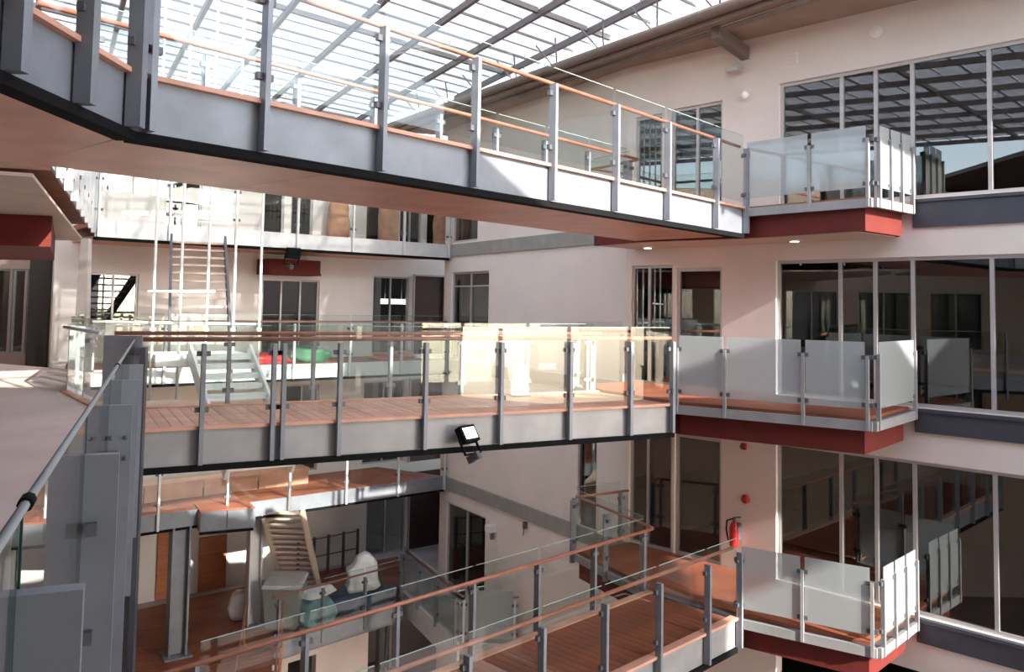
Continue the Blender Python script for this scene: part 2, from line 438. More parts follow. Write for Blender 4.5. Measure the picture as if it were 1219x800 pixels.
# back wall behind the galleries
BP = gp(0, BACK)
def bo(xa, xb, y, za, zb):
    s = sorted((bt(xa, y)[0], bt(xb, y)[0])); return (s[0], s[1], za, zb)
b_open = []
spec_back = [  # photograph columns, row, floor z, height span, kind
    (312, 338, 262, Z3 + .1, Z3 + 2.3, 'window'), (346, 372, 265, Z3 + .1, Z3 + 2.3, 'window'), (436, 470, 265, Z3 + .1, Z3 + 2.4, 'window'), (476, 502, 268, Z3 + .1, Z3 + 2.4, 'window'), (508, 530, 270, Z3 + .1, Z3 + 2.4, 'window'),
    (120, 158, 250, Z3 + .9, Z3 + 2.1, 'window'), (196, 240, 250, Z3 + .1, Z3 + 2.3, 'window'),
    (312, 380, 360, .05, 2.2, 'window'), (444, 487, 355, .05, 2.4, 'window'), (491, 530, 355, .02, 2.5, 'door'),
    (105, 165, 340, .9, 2.2, 'window'),
    (340, 380, 466, Z1 + .1, Z1 + 2.55, 'window'), (433, 482, 462, Z1 + .1, Z1 + 2.55, 'window'), (487, 528, 460, Z1 + .02, Z1 + 2.6, 'door'),
    ]
spec2 = []
for xa, xb, y, za, zb, kd in spec_back:
    o = bo(xa, xb, y, za, zb); b_open.append(o); spec2.append((o, kd))
wall_open('wall_back', BP, GD, -1.6, 9.75, Z1 - .3, 6.6, b_open, 0.2, 'plaster_white', -GN, 'whitish back wall with windows behind the stacked galleries')
BL = 4.2
BPL = gp(0, BL)
def blt(x, y): return onplane(x, y, BPL, GD)
lw_open = []
for xa, xb, kd in ((436, 482, 'window'), (485, 526, 'door')):
    q = sorted((blt(xa, 620)[0], blt(xb, 620)[0])); lw_open.append((q[0], q[1], Z0 + .02, Z0 + 2.7)); spec2.append((lw_open[-1], kd + '_low'))
wall_open('wall_back_lower', BPL, GD, -3.2, 9.75, ZB, Z1 - .3, lw_open, 0.2, 'plaster_white', -GN, 'recessed lower back wall with dark door at terrace level')
m = MB().wall((-1.72, 24.45), (-1.95, 29.6), ZB, Z1 - .3, .2, -1); struct(m.build('wall_recess', 'plaster'), 'short plastered side wall of the lower recess', 'wall')
BP_UP = BP
for o, kd in spec2:
    BP = BPL if kd.endswith('_low') else BP_UP
    if kd.startswith('door'):
        NW[0] += 1
        base = BP + GD * ((o[0] + o[1]) / 2) + GN * 0.08; base.z = o[2]
        r = struct(empty('door_%d' % NW[0], base))
        a = BP + GD * (o[0] + 0.05) + GN * 0.08; b = BP + GD * (o[1] - 0.05) + GN * 0.08
        MB().wall(a, b, o[2], o[3] - 0.05, 0.05, 1).build('door_leaf', 'door_dark', r)
        MB().wall(BP + GD * o[0] + GN * 0.04, BP + GD * (o[0] + 0.05) + GN * 0.04, o[2], o[3], 0.1, 1).build('jamb', 'frame_alu', r)
        MB().wall(BP + GD * (o[1] - 0.05) + GN * 0.04, BP + GD * o[1] + GN * 0.04, o[2], o[3], 0.1, 1).build('jamb', 'frame_alu', r)
        MB().wall(BP + GD * (o[0] + .05) + GN * 0.04, BP + GD * (o[1] - .05) + GN * 0.04, o[3] - .05, o[3], 0.1, 1).build('head', 'frame_alu', r)
    else:
        w = o[1] - o[0]; nm = max(0, int(w / 0.75)); mu = [o[0] + w * (i + 1) / (nm + 1) for i in range(nm)]
        glazing(BP, GD, o[0], o[1], o[2], o[3], mu, GN, fw=0.05, fmat='frame_alu')

BP = BP_UP
# rooms behind the walls: floors and far walls that keep the interiors dark
def room(name, pts, z, h=3.0, label=''):
    m = MB(); m.poly(pts, z - 0.22, z - 0.04); struct(m.build(name, 'room_floor'), label, 'floor')
n_ = 0
def P2(v): return (v.x, v.y)
rin = [fp(SEND, -0.22), fp(5.9, -0.22), fp(5.9, -5.5), fp(SEND, -5.5)]
win = [wp(0.2, -0.22), wp(WL, -0.22), wp(WL, -4.5), wp(0.2, -4.5)]
bin_ = [gp(-1.4, BACK + .2), gp(9.7, BACK + .2), gp(9.7, BACK + 3.0), gp(-1.4, BACK + 3.0)]
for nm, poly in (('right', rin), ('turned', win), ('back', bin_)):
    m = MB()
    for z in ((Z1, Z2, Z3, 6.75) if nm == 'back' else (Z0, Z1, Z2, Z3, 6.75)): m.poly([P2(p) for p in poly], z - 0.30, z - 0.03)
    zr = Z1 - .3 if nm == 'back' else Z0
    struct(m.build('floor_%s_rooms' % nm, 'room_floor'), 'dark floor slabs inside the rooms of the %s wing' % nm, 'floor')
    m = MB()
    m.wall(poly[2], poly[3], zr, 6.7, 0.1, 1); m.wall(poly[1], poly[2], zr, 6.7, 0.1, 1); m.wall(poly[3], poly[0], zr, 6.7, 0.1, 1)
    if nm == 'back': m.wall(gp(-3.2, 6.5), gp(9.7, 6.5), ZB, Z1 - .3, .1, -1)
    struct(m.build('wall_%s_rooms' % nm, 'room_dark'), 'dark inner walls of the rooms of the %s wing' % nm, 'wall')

# ------------------------------------------------------------------ lowest floor and ground
m = MB(); m.box((-4, 14, ZB - 0.2), 160, 160, 0.2)
struct(m.build('floor', 'ground'), 'pinkish paved floor at the bottom of the atrium', 'floor')

# ------------------------------------------------------------------ eave and glazed roof
G0 = Vector((3.91, 14.23, 0)); G1 = Vector((-0.87, 20.90, 0)); GUD = (G1 - G0).normalized()
ga = G0 - GUD * 7.5; gb = G0 + GUD * 13.0
GUN = Vector((GUD.y, -GUD.x, 0))
if GUN.dot(G0) < 0: GUN = -GUN       # towards the building
m = MB()
ea = thing('roof_eave', (G0.x, G0.y, 6.3), 'brown eave with gutter and soffit above the top floor windows', 'eave')
MB().poly([P2(ga), P2(gb), P2(wp(WL + 1, -1)), P2(fp(5.9, -1.0)), P2(fp(SEND, -1.0))], 6.72, 6.82).build('soffit', 'eave_soffit', ea)
MB().wall(ga, gb, 6.66, 6.86, 0.04, 1 if Vector((-GUD.y, GUD.x, 0)).dot(GUN) > 0 else -1).build('fascia', 'gutter', ea)
MB().tube([ga - GUN * 0.09 + Vector((0, 0, 6.84)), gb - GUN * 0.09 + Vector((0, 0, 6.84))], 0.10, 10).build('gutter', 'gutter', ea)
MB().tube([ga - GUN * -0.35 + Vector((0, 0, 6.66)), gb - GUN * -0.35 + Vector((0, 0, 6.66))], 0.06, 8).build('edge_tube', 'gutter', ea)
m = MB(); m.poly([P2(ga + GUN * .05), P2(gb + GUN * .05), P2(wp(WL + 1, -4.5)), P2(fp(5.9, -5.5)), P2(fp(SEND, -5.5))], 6.84, 7.0); m.build('roof_deck', 'roof_tile', ea)
for s_ in (3.1, -3.5):
    a = fp(s_); a.z = 6.45; q = fp(s_, 1.1); q.z = 6.62
    MB().bar(a, q, 0.16, 0.24).build('bracket', 'gutter', ea)

RB = Vector((-0.4805, 0.877, 0)).normalized(); RC = Vector((0.7071, 0.7071, 0))
RZ = 7.6
def rp_(b, c, z=RZ):
    p = RB * b + RC * c; return Vector((p.x, p.y, z))
ceil = struct(empty('ceiling', rp_(14, 6)), 'white glazed atrium roof on a grey steel grid', 'glass roof')
cs = [1.07 + 1.55 * i for i in range(-4, 9)]
bs = [4.24 + 0.65 * i * 2 for i in range(0, 20)]
def gut_c(b):
    """c where the roof line meets the gutter line"""
    # solve RB*b+RC*c on line G0+GUD*t
    n = Vector((GUD.y, -GUD.x, 0)); return (G0 - RB * b).dot(n) / RC.dot(n) + 1.0
for c in cs:
    b0, b1 = bs[0], bs[-1]
    # clip at gutter
    bb = [b for b in [bs[0] + 0.05 * i for i in range(int((bs[-1] - bs[0]) / 0.05))] if c < gut_c(b) + 0.05]
    if not bb: continue
    MB().bar(rp_(bb[0], c, RZ - 0.10), rp_(bb[-1], c, RZ - 0.10), 0.085, 0.14).build('roof_beam', 'roof_steel', ceil)
for i, b in enumerate(bs):
    c1 = min(cs[-1], gut_c(b)); heavy = (i % 3 == 0)
    if c1 <= cs[0]: continue
    MB().bar(rp_(b, cs[0], RZ - 0.03), rp_(b, c1, RZ - 0.03), 0.09 if heavy else 0.035, 0.12 if heavy else 0.05).build('purlin', 'roof_steel', ceil)
    b2 = b + 0.65; c2 = min(cs[-1], gut_c(b2))
    if i < len(bs) - 1 and c2 > cs[0]:
        MB().bar(rp_(b2, cs[0], RZ - 0.02), rp_(b2, c2, RZ - 0.02), 0.02, 0.03).build('glazing_bar', 'roof_steel', ceil)
cells = []
for i in range(len(cs) - 1):
    for b in bs[:-1]:
        for bb in (b, b + 0.65):
            c0, c1 = cs[i] + 0.02, cs[i + 1] - 0.02
            lim = min(gut_c(bb), gut_c(bb + 0.65))
            if c0 >= lim - 0.1: continue
            c1 = min(c1, lim)
            cells.append((bb + 0.01, bb + 0.64, c0, c1))
cells.sort(key=lambda q: abs((rp_(q[0], q[2]) - Vector((-2, 20, RZ))).length))
rest = MB()
for i, (b0, b1, c0, c1) in enumerate(cells):
    q = [rp_(b0, c0, RZ + 0.012), rp_(b1, c0, RZ + 0.012), rp_(b1, c1, RZ + 0.012), rp_(b0, c1, RZ + 0.012)]
    t = [v + Vector((0, 0, 0.012)) for v in q]
    if i < 290: MB().hexa(q, t).build('pane', 'roof_glass', ceil)
    else: rest.hexa(q, t)
if rest.v:
    o = rest.build('pane_field', 'roof_glass', ceil); o['kind'] = 'stuff'
# V struts carrying the roof edge on the eave
for i in range(11):
    p = G0 + GUD * (-4.0 + 1.55 * i) + GUN * 0.15; p.z = 6.85
    for sgn in (-1, 1):
        q = p + GUD * (0.35 * sgn); q = q - GUN * 0.35; q.z = RZ - 0.15
        MB().tube([p, q], 0.018, 6).build('strut', 'roof_steel', ceil)

# ------------------------------------------------------------------ bridges
def bridge(name, label, a, b, width, z, near_posts, far_posts, deck_mat, depth=0.45, soffit=True, near_mat='steel', boards=True, soffit_n=5):
    A, B = V2(a), V2(b); d = (B - A).normalized(); inn = Vector((-d.y, d.x, 0)); L = (B - A).length
    root = thing(name, (A + B)[:2] + (0,) if False else ((A.x + B.x) / 2, (A.y + B.y) / 2, z - depth), label, 'bridge')
    A2, B2 = A + inn * width, B + inn * width
    edge_beam(root, A, B, z, depth, -1, near_mat)
    edge_beam(root, A2, B2, z, depth, 1, near_mat, flange=False)
    if boards: planks(root, A, B, width, -1, z, deck_mat)
    else: MB().wall(A + inn * .1, B + inn * .1, z - 0.03, z, width - .2, 1).build('deck', deck_mat, root)
    MB().wall(A + inn * .06, B + inn * .06, z - 0.20, z - 0.06, width - .12, 1).build('deck_slab', 'steel_dark', root)
    if soffit:
        for i in range(soffit_n):
            p, q = A + d * (L * i / soffit_n + 0.004), A + d * (L * (i + 1) / soffit_n - 0.004)
            MB().wall(p + inn * .13, q + inn * .13, z - depth - 0.03, z - depth + 0.01, width - .15, 1).build('soffit_panel', 'soffit_ply', root)
    railing(root, A, B, z, -1, near_posts, post_bottom=-depth + 0.01)
    railing(root, A2, B2, z, 1, far_posts, post_bottom=-depth + 0.01)
    return root, A2, B2
# top bridge
ta, tb = (-3.0, 6.5), (3.95, 14.35)
tp = along(ta, tb, [(309, 150), (449, 180), (560, 200), (653, 215), (728, 230), (790, 245), (848, 255), (884, 262)])
tp = [0.12] + tp
td = (V2(tb) - V2(ta)).normalized(); tn = Vector((-td.y, td.x, 0))
TL = (V2(tb) - V2(ta)).length
upper, TA2, TB2 = bridge('footbridge', 'topmost steel footbridge with brown soffit crossing just under the glass roof', ta, tb, 2.2, Z3,
       tp, [0.6 + i * (TL - 0.8) / 8 for i in range(9)], 'deck_wood', boards=False)
# middle bridge
ma, mb_ = (-4.55, 9.94), (2.66, 13.78)
mp_ = along(ma, mb_, [(238, 520), (322, 520), (334, 520), (401, 510), (503, 505), (593, 500), (675, 495), (747, 490), (797, 490)])
ML = (V2(mb_) - V2(ma)).length
middle, MA2, MB2 = bridge('footbridge', 'grey steel footbridge with pinkish deck boards and a floodlight on its beam', ma, mb_, 2.2, Z2,
       mp_, [0.3 + i * (ML - 0.5) / 6 for i in range(7)], 'deck_wood_pale', near_mat='steel_mid')
# lower bridge
la, lb = (-3.2, 6.72), (3.62, 13.55)
lp = along(la, lb, [(640, 790), (715, 760), (780, 730), (838, 710), (876, 690)])
LL = (V2(lb) - V2(la)).length
sp_ = (lp[1] - lp[0])
lp = [lp[0] - sp_ * i for i in (4, 3, 2, 1) if lp[0] - sp_ * i > 0] + lp
lower, LA2, LB2 = bridge('footbridge', 'lowest footbridge with dark red-brown boards leading to the balcony beside the fire extinguisher', la, lb, 1.65, Z1,
       lp, [LL - 0.1 - i * 1.32 for i in range(7)][::-1], 'deck_wood', near_mat='steel_mid')

# ------------------------------------------------------------------ balconies on the right facade
def balcony(label, z, C, E, B2, D, split_px, side_n, split_y):
    Rf, Dp = fp(0.05, 0.12), fp(5.82, 0.02)
    C, E, B2, D = V2(C), V2(E), V2(B2), V2(D)
    root = thing('balcony', (3.8, 15.0, z - 0.5), label, 'balcony')
    ring = [Rf, C, E, B2, D, Dp, fp(0.05, 0.02)]
    MB().poly([P2(p) for p in ring], z - 0.13, z - 0.02).build('slab', 'steel_dark', root)
    cen = sum(ring, Vector()) / len(ring)
    ins = [p + (cen - p).normalized() * 0.14 for p in ring[:5]] + [fp(5.7, 0.02), fp(0.3, 0.02)]
    MB().poly([P2(p) for p in ins], z - 0.50, z - 0.13).build('red_bulkhead', 'red_fascia', root)
    ins2 = [p + (cen - p).normalized() * 0.25 for p in ring[:5]] + [fp(5.5, 0.02), fp(0.5, 0.02)]
    MB().poly([P2(p) for p in ins2], z - 0.512, z - 0.49).build('soffit', 'soffit_pale', root)
    MB().poly([P2(p + (cen - p).normalized() * 0.12) for p in ring[:5]] + [P2(fp(5.7, 0.02)), P2(fp(0.15, 0.02))], z - 0.02, z + 0.03).build('deck', 'deck_wood', root)
    for p, q in ((Rf, C), (C, E), (B2, D), (D, Dp)):
        MB().wall(p, q, z - 0.15, z - 0.01, 0.06, 1).build('edge_channel', 'steel_mid', root)
    # frosted front
    d = (E - C).normalized(); L = (E - C).length
    ts = [0.06] + sorted(onplane(x, split_y, C, d)[0] for x in split_px) + [L - 0.05]
    railing(root, C, E, z, 1, ts, glass='frost_glass', post_bottom=-0.14, post_top=0.92, glass_z=(0.16, 1.12), has_rail=False, post_mat='steel_mid', post_d=0.06, post_w=0.045)
    L2 = (Rf - C).length
    railing(root, Rf, C, z, 1, [0.05 + i * (L2 - 0.15) / side_n for i in range(side_n + 1)], glass='frost_glass', post_bottom=-0.14, post_top=0.95, glass_z=(0.16, 1.12), has_rail=False, post_mat='steel_mid', post_d=0.06, post_w=0.045)
    L3 = (D - B2).length
    n3 = max(1, int(L3 / 1.0))
    railing(root, B2, D, z, 1, [0.08 + i * (L3 - 0.15) / n3 for i in range(n3 + 1)], post_bottom=-0.2)
    L4 = (Dp - D).length
    railing(root, D, Dp, z, 1, [0.05, L4 - 0.1], post_bottom=-0.2)
    return root
def sidechk(C, E): return 1
balcony('top balcony of sunlit white frosted glass panels over a bright red bulkhead', Z3, (5.50, 12.75), (3.98, 14.38), TB2, (1.54, 17.0), [965], 3, 200)
balcony('middle balcony of bluish frosted glass panels at the end of the floodlit bridge', Z2, (5.20, 12.12), (2.70, 13.80), MB2, (1.35, 16.9), [864, 957], 1, 460)
balcony('lower balcony of greenish frosted glass panels in front of the fire extinguisher', Z1, (5.40, 12.48), (3.66, 13.60), LB2, (1.33, 17.05), [956], 3, 700)

# ------------------------------------------------------------------ back galleries
def gallery(label, z, L, depth, px_posts, y, beam='steel_light', posts=True, deck='deck_wood', panel=1.45, t0=0.0):
    root = thing('gallery', tuple(gp(L / 2, 1.0) + Vector((0, 0, z - depth))), label, 'gallery')
    MB().poly([P2(gp(t0, 0.05)), P2(gp(L, 0.05)), P2(gp(L, BACK - .02)), P2(gp(t0 + (0.9 if t0 == 0 else 0), BACK - .02))], z - 0.12, z).build('deck', deck, root)
    MB().poly([P2(gp(t0, 0.12)), P2(gp(L, 0.12)), P2(gp(L, BACK - .02)), P2(gp(t0 + (0.9 if t0 == 0 else 0), BACK - .02))], z - depth - 0.03, z - depth + .02).build('soffit', 'soffit_ply', root)
    n = int(round((L - t0) / panel))
    for i in range(n):
        a, b = t0 + (L - t0) * i / n + 0.006, t0 + (L - t0) * (i + 1) / n - 0.006
        MB().wall(gp(a), gp(b), z - depth, z, 0.05, -1).build('beam_panel', beam, root)
    MB().wall(gp(t0, 0.02), gp(L, 0.02), z - depth - 0.07, z - depth, 0.10, -1).build('shadow_gap_strip', 'black', root)  # shadow line below the gallery beam, drawn as a black strip
    if posts:
        k2 = int(round((L - t0) / panel)); ts = [(L - t0) * i / k2 for i in range(k2 + 1)]
        ts[0] += 0.06; ts[-1] -= 0.06
        railing(root, gp(t0), gp(L), z, 1, ts, post_mat='steel_light', post_bottom=-depth, post_d=0.07)
    return root
g3 = gallery('top back gallery with white beam panels and glass railing', Z3, 9.4, 0.38, None, 0)
g2 = gallery('middle back gallery with orange deck and white beam below glass railing', Z2, 9.4, 0.36, None, 0)
g1 = gallery('lower back gallery with sunlit wooden deck and grey beam', Z1, 9.4, 0.36, None, 0, beam='steel')

# ------------------------------------------------------------------ left galleries
# top level: landing the top bridge grows out of
lg3 = thing('gallery', (-6.5, 6.0, Z3 - 0.45), 'top left landing with grey steel edge where the topmost bridge bends', 'gallery')
kn = V2(ta); nearend = Vector((-3.06, 2.2, 0)); farleft = Vector((-7.5, 7.6, 0))
MB().poly([P2(nearend), (kn.x - .03, kn.y), P2(TA2 + tn * -.03), P2(farleft), (-7.5, 2.2)], Z3 - 0.12, Z3).build('deck', 'deck_wood', lg3)
q0 = V2(ta) + tn * 0.10 - td * 0.02; q1 = TA2 - tn * 0.05 - td * 0.0; q2 = az(60, 200, Z3 - .46); q3 = az(-60, 193, Z3 - .46)
MB().poly([(-3.2, 4.3), P2(q0), P2(q1), P2(q2), P2(q3), (-7.6, 7.6), (-7.6, 4.3)], Z3 - 0.485, Z3 - 0.44).build('soffit_panel', 'soffit_ply', lg3)
MB().poly([(-3.2, 2.2), (-3.2, 4.29), (-7.6, 4.29), (-7.6, 2.2)], Z3 - 0.485, Z3 - 0.44).build('soffit_panel', 'soffit_ply', lg3)
edge_beam(lg3, nearend, kn, Z3, 0.45, -1)
kt = along(nearend, kn, [(88, 100), (2, 90)])
railing(lg3, nearend, kn, Z3, -1, sorted([t for t in kt if t > 0.1] + [0.1, (kn - nearend).length - 0.10]), post_bottom=-0.44, post_w=0.09, post_d=0.12)
# far left top gallery along the left wing
le0, le1 = Vector((-4.95, 8.75, 0)), Vector((-9.25, 18.35, 0))
lg3b = thing('gallery', (-9.0, 13.0, Z3 - 0.5), 'left wing top gallery with red bulkhead and pale vertical rail panels', 'gallery')
MB().poly([P2(le0), P2(le1), (-17, 18.4), (-17, 7.6), P2(farleft)], Z3 - 0.12, Z3).build('deck', 'deck_wood', lg3b)
MB().poly([P2(le0 + Vector((-.15, .1, 0))), P2(le1 + Vector((-.15, 0, 0))), (-17, 18.4), (-17, 7.9), (-7.3, 7.9)], Z3 - 0.48, Z3 - 0.44).build('soffit', 'soffit_pale', lg3b)
edge_beam(lg3b, le0, le1, Z3, 0.22, -1, 'steel_mid', flange=False)
railing(lg3b, le0, le1, Z3, -1, [0.2 + i * 1.28 for i in range(9)], glass='frost_glass', post_mat='steel_light', post_bottom=-0.3)
r0, r1 = az(-120, 250, 2.82), az(62, 257, 2.82); r2 = Vector((-9.6, 17.6, 0))
bh = MB().poly([P2(r0), P2(r1), P2(r2), (-17, 17.6)], 2.34, 2.83).build('red_bulkhead', 'red_fascia', lg3b)

# middle level: floor of the left wing up to the near railing
nr0, nr1 = Vector((-0.48, 0.4, 0)), Vector((-4.45, 9.92, 0))
e2a, e2b = MA2 + Vector((-0.1, -0.05, 0)), Vector((-7.4, 14.1, 0))
lg2 = thing('gallery', (-9.0, 10.0, -0.5), 'pinkish floor of the left wing with a long glass railing beside the bridge', 'gallery')
MB().poly([P2(nr0), P2(nr1), P2(e2a), P2(e2b), P2(le1), (-16, 22), (-24, 30), (-24, 0.4)], -0.16, 0.0).build('deck', 'concrete_pink', lg2)
edge_beam(lg2, nr0, nr1, 0.0, 0.55, -1)
edge_beam(lg2, e2a, e2b, 0.0, 0.36, -1, 'steel')
edge_beam(lg2, e2b, le1, 0.0, 0.36, -1, 'steel')
nd = (nr1 - nr0).normalized()
def nt(Y): return (Y - nr0.y) / nd.y
railing(lg2, nr0, nr1, 0.0, -1, [nt(0.5), nt(1.8), nt(3.40), nt(5.0), nt(6.6), nt(8.2), nt(9.6)], rail='steel_mid', post_bottom=-0.75, post_top=0.91, glass_z=(0.05, 1.06), rail_z=1.075,
        post_d=0.14, post_w=0.05, rail_r=0.011, clamp_mesh=shared('glass_clamp', MB().box((0, 0, -.025), .11, .04, .05), 'steel_dark'), edges=True, rail_in=-0.03, clamp_z=(0.2, 0.62))
for Y_ in (1.9, 5.9):
    q = nr0 + nd * nt(Y_) + Vector((nd.y, -nd.x, 0)) * .03 + Vector((0, 0, 1.075))
    MB().tube([q - nd * .03, q + nd * .03], .017, 8).build('rail_joint', 'black', lg2)
railing(lg2, e2b, le1, 0.0, -1, [0.1, 1.2, 2.3, 3.4, 4.5], glass='frost_glass', post_mat='steel_light', rail='steel_light', post_bottom=-0.3)
railing(lg2, e2a, e2b, 0.0, -1, [0.15, 1.5, 2.85], post_mat='steel_light', rail='steel_light', post_bottom=-0.3)
bl = thing('blade_column', (-4.42, 9.80, Z1), 'tall grey steel blade column with bolts at the end of the glass railing', 'column')
cdir = Vector((0.96, 0.28, 0))
bc0 = Vector((-4.64, 9.66, 0)); 
MB().wall(bc0, bc0 + cdir * 0.40, Z0, 1.13, 0.10, -1).build('blade', 'steel', bl)
MB().wall(bc0 + cdir * 0.40, bc0 + cdir * 0.46, Z0, 1.0, 0.22, -1).build('flange', 'steel_blue', bl)
for zz in (0.12, -0.08):
    for t in (0.08, 0.3):
        p = bc0 + cdir * t + Vector((0.28, -0.96, 0)) * 0.10; p.z = zz
        MB().lathe(p, [(0.03, 0), (0.03, 0.03), (0.015, 0.04)], 8, (0.28, -0.96, 0)).build('bolt', 'steel_dark', bl)
for zz in (0.72, 0.60):
    for e in (0.05, 0.13):
        p = nr0 + nd * (nt(5.0) - 0.026) + Vector((nd.y, -nd.x, 0)) * e; p.z = zz
        MB().lathe(p, [(.013, 0), (.013, .01), (.006, .016)], 8, -nd).build('bolt', 'steel_dark', lg2)
# camera side deck (the photographer stands on it)
m = MB().poly([(-0.05, -2.0), (4.5, -2.0), (4.5, 0.9), (-0.05, 0.9)], -0.16, 0.0)
struct(m.build('floor_landing', 'concrete_pink'), 'paved landing on the viewing side of the atrium', 'floor')

# ------------------------------------------------------------------ left wing wall (middle and top level)
lwA, lwB = Vector((-24, 21.5, 0)), Vector((-11.9, 23.6, 0))
LWD = (lwB - lwA).normalized(); LWN = Vector((-LWD.y, LWD.x, 0))
lo = []
def lwt(x, y): return onplane(x, y, lwA, LWD)[0]
px = [(-60, -25), (-22, 12), (14, 30), (32, 50)]
for a, b in px: lo.append((lwt(a, 350), lwt(b, 350), 0.02, 2.35))
wall_open('wall_left', lwA, LWD, 0, (lwB - lwA).length, ZB, 6.6, lo, 0.2, 'plaster_tan', -LWN, 'tan wall of the left wing with tall glazed doors')
for o in lo: glazing(lwA, LWD, o[0], o[1], o[2], o[3], ((o[0] + o[1]) / 2,) if o[1] - o[0] > 0.8 else (), LWN, 'door', fmat='frame_alu')
m = MB(); m.poly([P2(lwA + LWN * .3), P2(lwB + LWN * .3), P2(lwB + LWN * 4), P2(lwA + LWN * 4)], -0.2, -0.02); m.poly([P2(lwA + LWN * .3), P2(lwB + LWN * .3), P2(lwB + LWN * 4), P2(lwA + LWN * 4)], 3.0, 3.2)
m.wall(lwA + LWN * 4, lwB + LWN * 4, -.2, 3.2, .1)
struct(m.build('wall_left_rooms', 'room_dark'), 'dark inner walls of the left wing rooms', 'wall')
# slim column carrying the top gallery corner
cc = Vector((-9.15, 18.0, 0))
col = thing('gallery_column', (cc.x, cc.y, 0), 'slim pale column under the left corner of the top gallery', 'column')
MB().box((cc.x, cc.y, 0.0), 0.26, 0.20, 0.03).build('base_plate', 'steel', col)
MB().hexa([Vector((cc.x + sx * .15, cc.y + sy * .08, 0.03)) for sx, sy in ((-1, -1), (1, -1), (1, 1), (-1, 1))], [Vector((cc.x + sx * .08, cc.y + sy * .08, 2.84)) for sx, sy in ((-1, -1), (1, -1), (1, 1), (-1, 1))]).build('shaft', 'concrete', col)

# ------------------------------------------------------------------ ground terrace
gt = [az(478, 720, Z0), az(325, 766, Z0), az(322, 840, Z0), az(60, 840, Z0), Vector((-16, 17, 0)), gp(9.6, 3.6), az(330, 690, Z0), az(474, 662, Z0)]
te = thing('terrace', tuple(az(400, 720, Z0 - 0.3)), 'red-brown timber terrace with the blue bundle on it', 'terrace')
MB().poly([P2(p) for p in gt], Z0 - 0.14, Z0 - 0.03).build('deck_base', 'steel_dark', te)
# boards of the terrace, clipped strips
def clip_strip(poly, d, o, w):
    """Sutherland-Hodgman of 2D poly against lo<=p.d<=hi"""
    def cut(pts, n, c):
        out = []
        for i in range(len(pts)):
            p, q = pts[i], pts[(i + 1) % len(pts)]
            a, b = p.dot(n) - c, q.dot(n) - c
            if a >= 0: out.append(p)
            if a * b < 0: out.append(p + (q - p) * (a / (a - b)))
        return out
    r = cut(poly, d, o)
    return cut(r, -d, -(o + w)) if len(r) > 2 else []
tdv = GN
poly = [Vector((p.x, p.y, 0)) for p in gt]
mn = min(p.dot(tdv) for p in poly); mx = max(p.dot(tdv) for p in poly); o_ = mn
while o_ < mx:
    s = clip_strip(poly, tdv, o_, 0.19)
    if len(s) > 2: MB().poly([P2(p) for p in s], Z0 - 0.03, Z0).build('deck_board', 'deck_wood' if random.random() < .7 else 'deck_wood_b', te)
    o_ += 0.20
MB().wall(gt[0], gt[1], Z0 - 0.42, Z0, 0.06, 1).build('fascia', 'steel', te)
tl_ = (gt[1] - gt[0]).length
railing(te, gt[0], gt[1], Z0, 1, [0.08, tl_ * .33, tl_ * .66, tl_ - .08], post_bottom=-0.3)
# concrete walk along the back and the turned wall
cwalk = thing('walkway', tuple(az(500, 680, Z0 - .3)), 'grey concrete walkway with glass railing along the turned wall at terrace level', 'walkway')
e0, e1 = V2(az(480, 702, Z0)), V2(az(547, 764, Z0))
MB().poly([P2(V2(az(330, 690, Z0))), P2(V2(az(474, 662, Z0))), P2(e0), P2(e1), P2(wp(3.6, .02)), P2(wp(WL - .02, .02)), (-1.95, 28.7), P2(gp(-2.9, BL - .05)), P2(gp(9.7, BL - .05)), P2(gp(9.7, 3.62))], Z0 - 0.3, Z0 - 0.01).build('slab', 'concrete', cwalk)
MB().wall(e0, e1, Z0 - 0.62, Z0, 0.06, -1).build('edge_beam', 'steel_light', cwalk)
el = (e1 - e0).length
railing(cwalk, e0, e1, Z0, -1, [0.08 + i * (el - .16) / 3 for i in range(4)], post_bottom=-0.1)
pp = V2(wp(3.7, .1)); railing(cwalk, e1, pp, Z0, -1, [0.1, (pp - e1).length - .1], post_bottom=-0.1, glass='frost_glass', post_mat='steel_light')
# undercroft below the terrace
ua = V2(gt[0]) + Vector((-.1, .25, 0)); ud = (V2(gt[1]) - V2(gt[0])).normalized(); un = Vector((ud.y, -ud.x, 0))
un = un if un.y > 0 else -un
wall_open('wall_undercroft', ua, ud, 0, 9.3, ZB, Z0 - .16, [(.15, 1.0, ZB, ZB + 2.9), (2.6, 3.4, ZB, ZB + 2.6)], 0.2, 'concrete_pink', -un, 'pinkish wall under the terrace')
m = MB().wall(ua + un * 2, ua + un * 2 + ud * 9, ZB, Z0 - .3, .1, -1); struct(m.build('wall_undercroft_inner', 'room_dark'), 'dark inner wall under the terrace', 'wall')
def column(label, px_, y, z0, z1, mat='concrete', w=0.24, Zb=None):
    p = az(px_, y, z0); c = thing('steel_column', (p.x, p.y, z0), label, 'column')
    MB().box((p.x, p.y, z0), w * 1.6, w * 1.6, 0.04, .6).build('base_plate', 'steel', c)
    for s in (-1, 1):
        MB().box((p.x + s * .8 * w / 2, p.y + s * .57 * w / 2, z0 + .04), w * .12, w, z1 - z0 - .04, .6).build('flange', mat, c)
    MB().box((p.x, p.y, z0 + .04), w * .86, w * .2, z1 - z0 - .04, .6).build('web', mat, c)
column('grey steel column rising from the terrace to the lower back gallery', 209, 780, Z0, Z1 - .36, 'steel', 0.38)
column('pale steel column standing at the corner of the small projecting balcony', 300, 744, Z0, Z1 - .36, 'steel_light', 0.30)
column('thin grey column standing under the terrace edge', 452, 850, ZB, Z0 - .14, 'steel', 0.22)

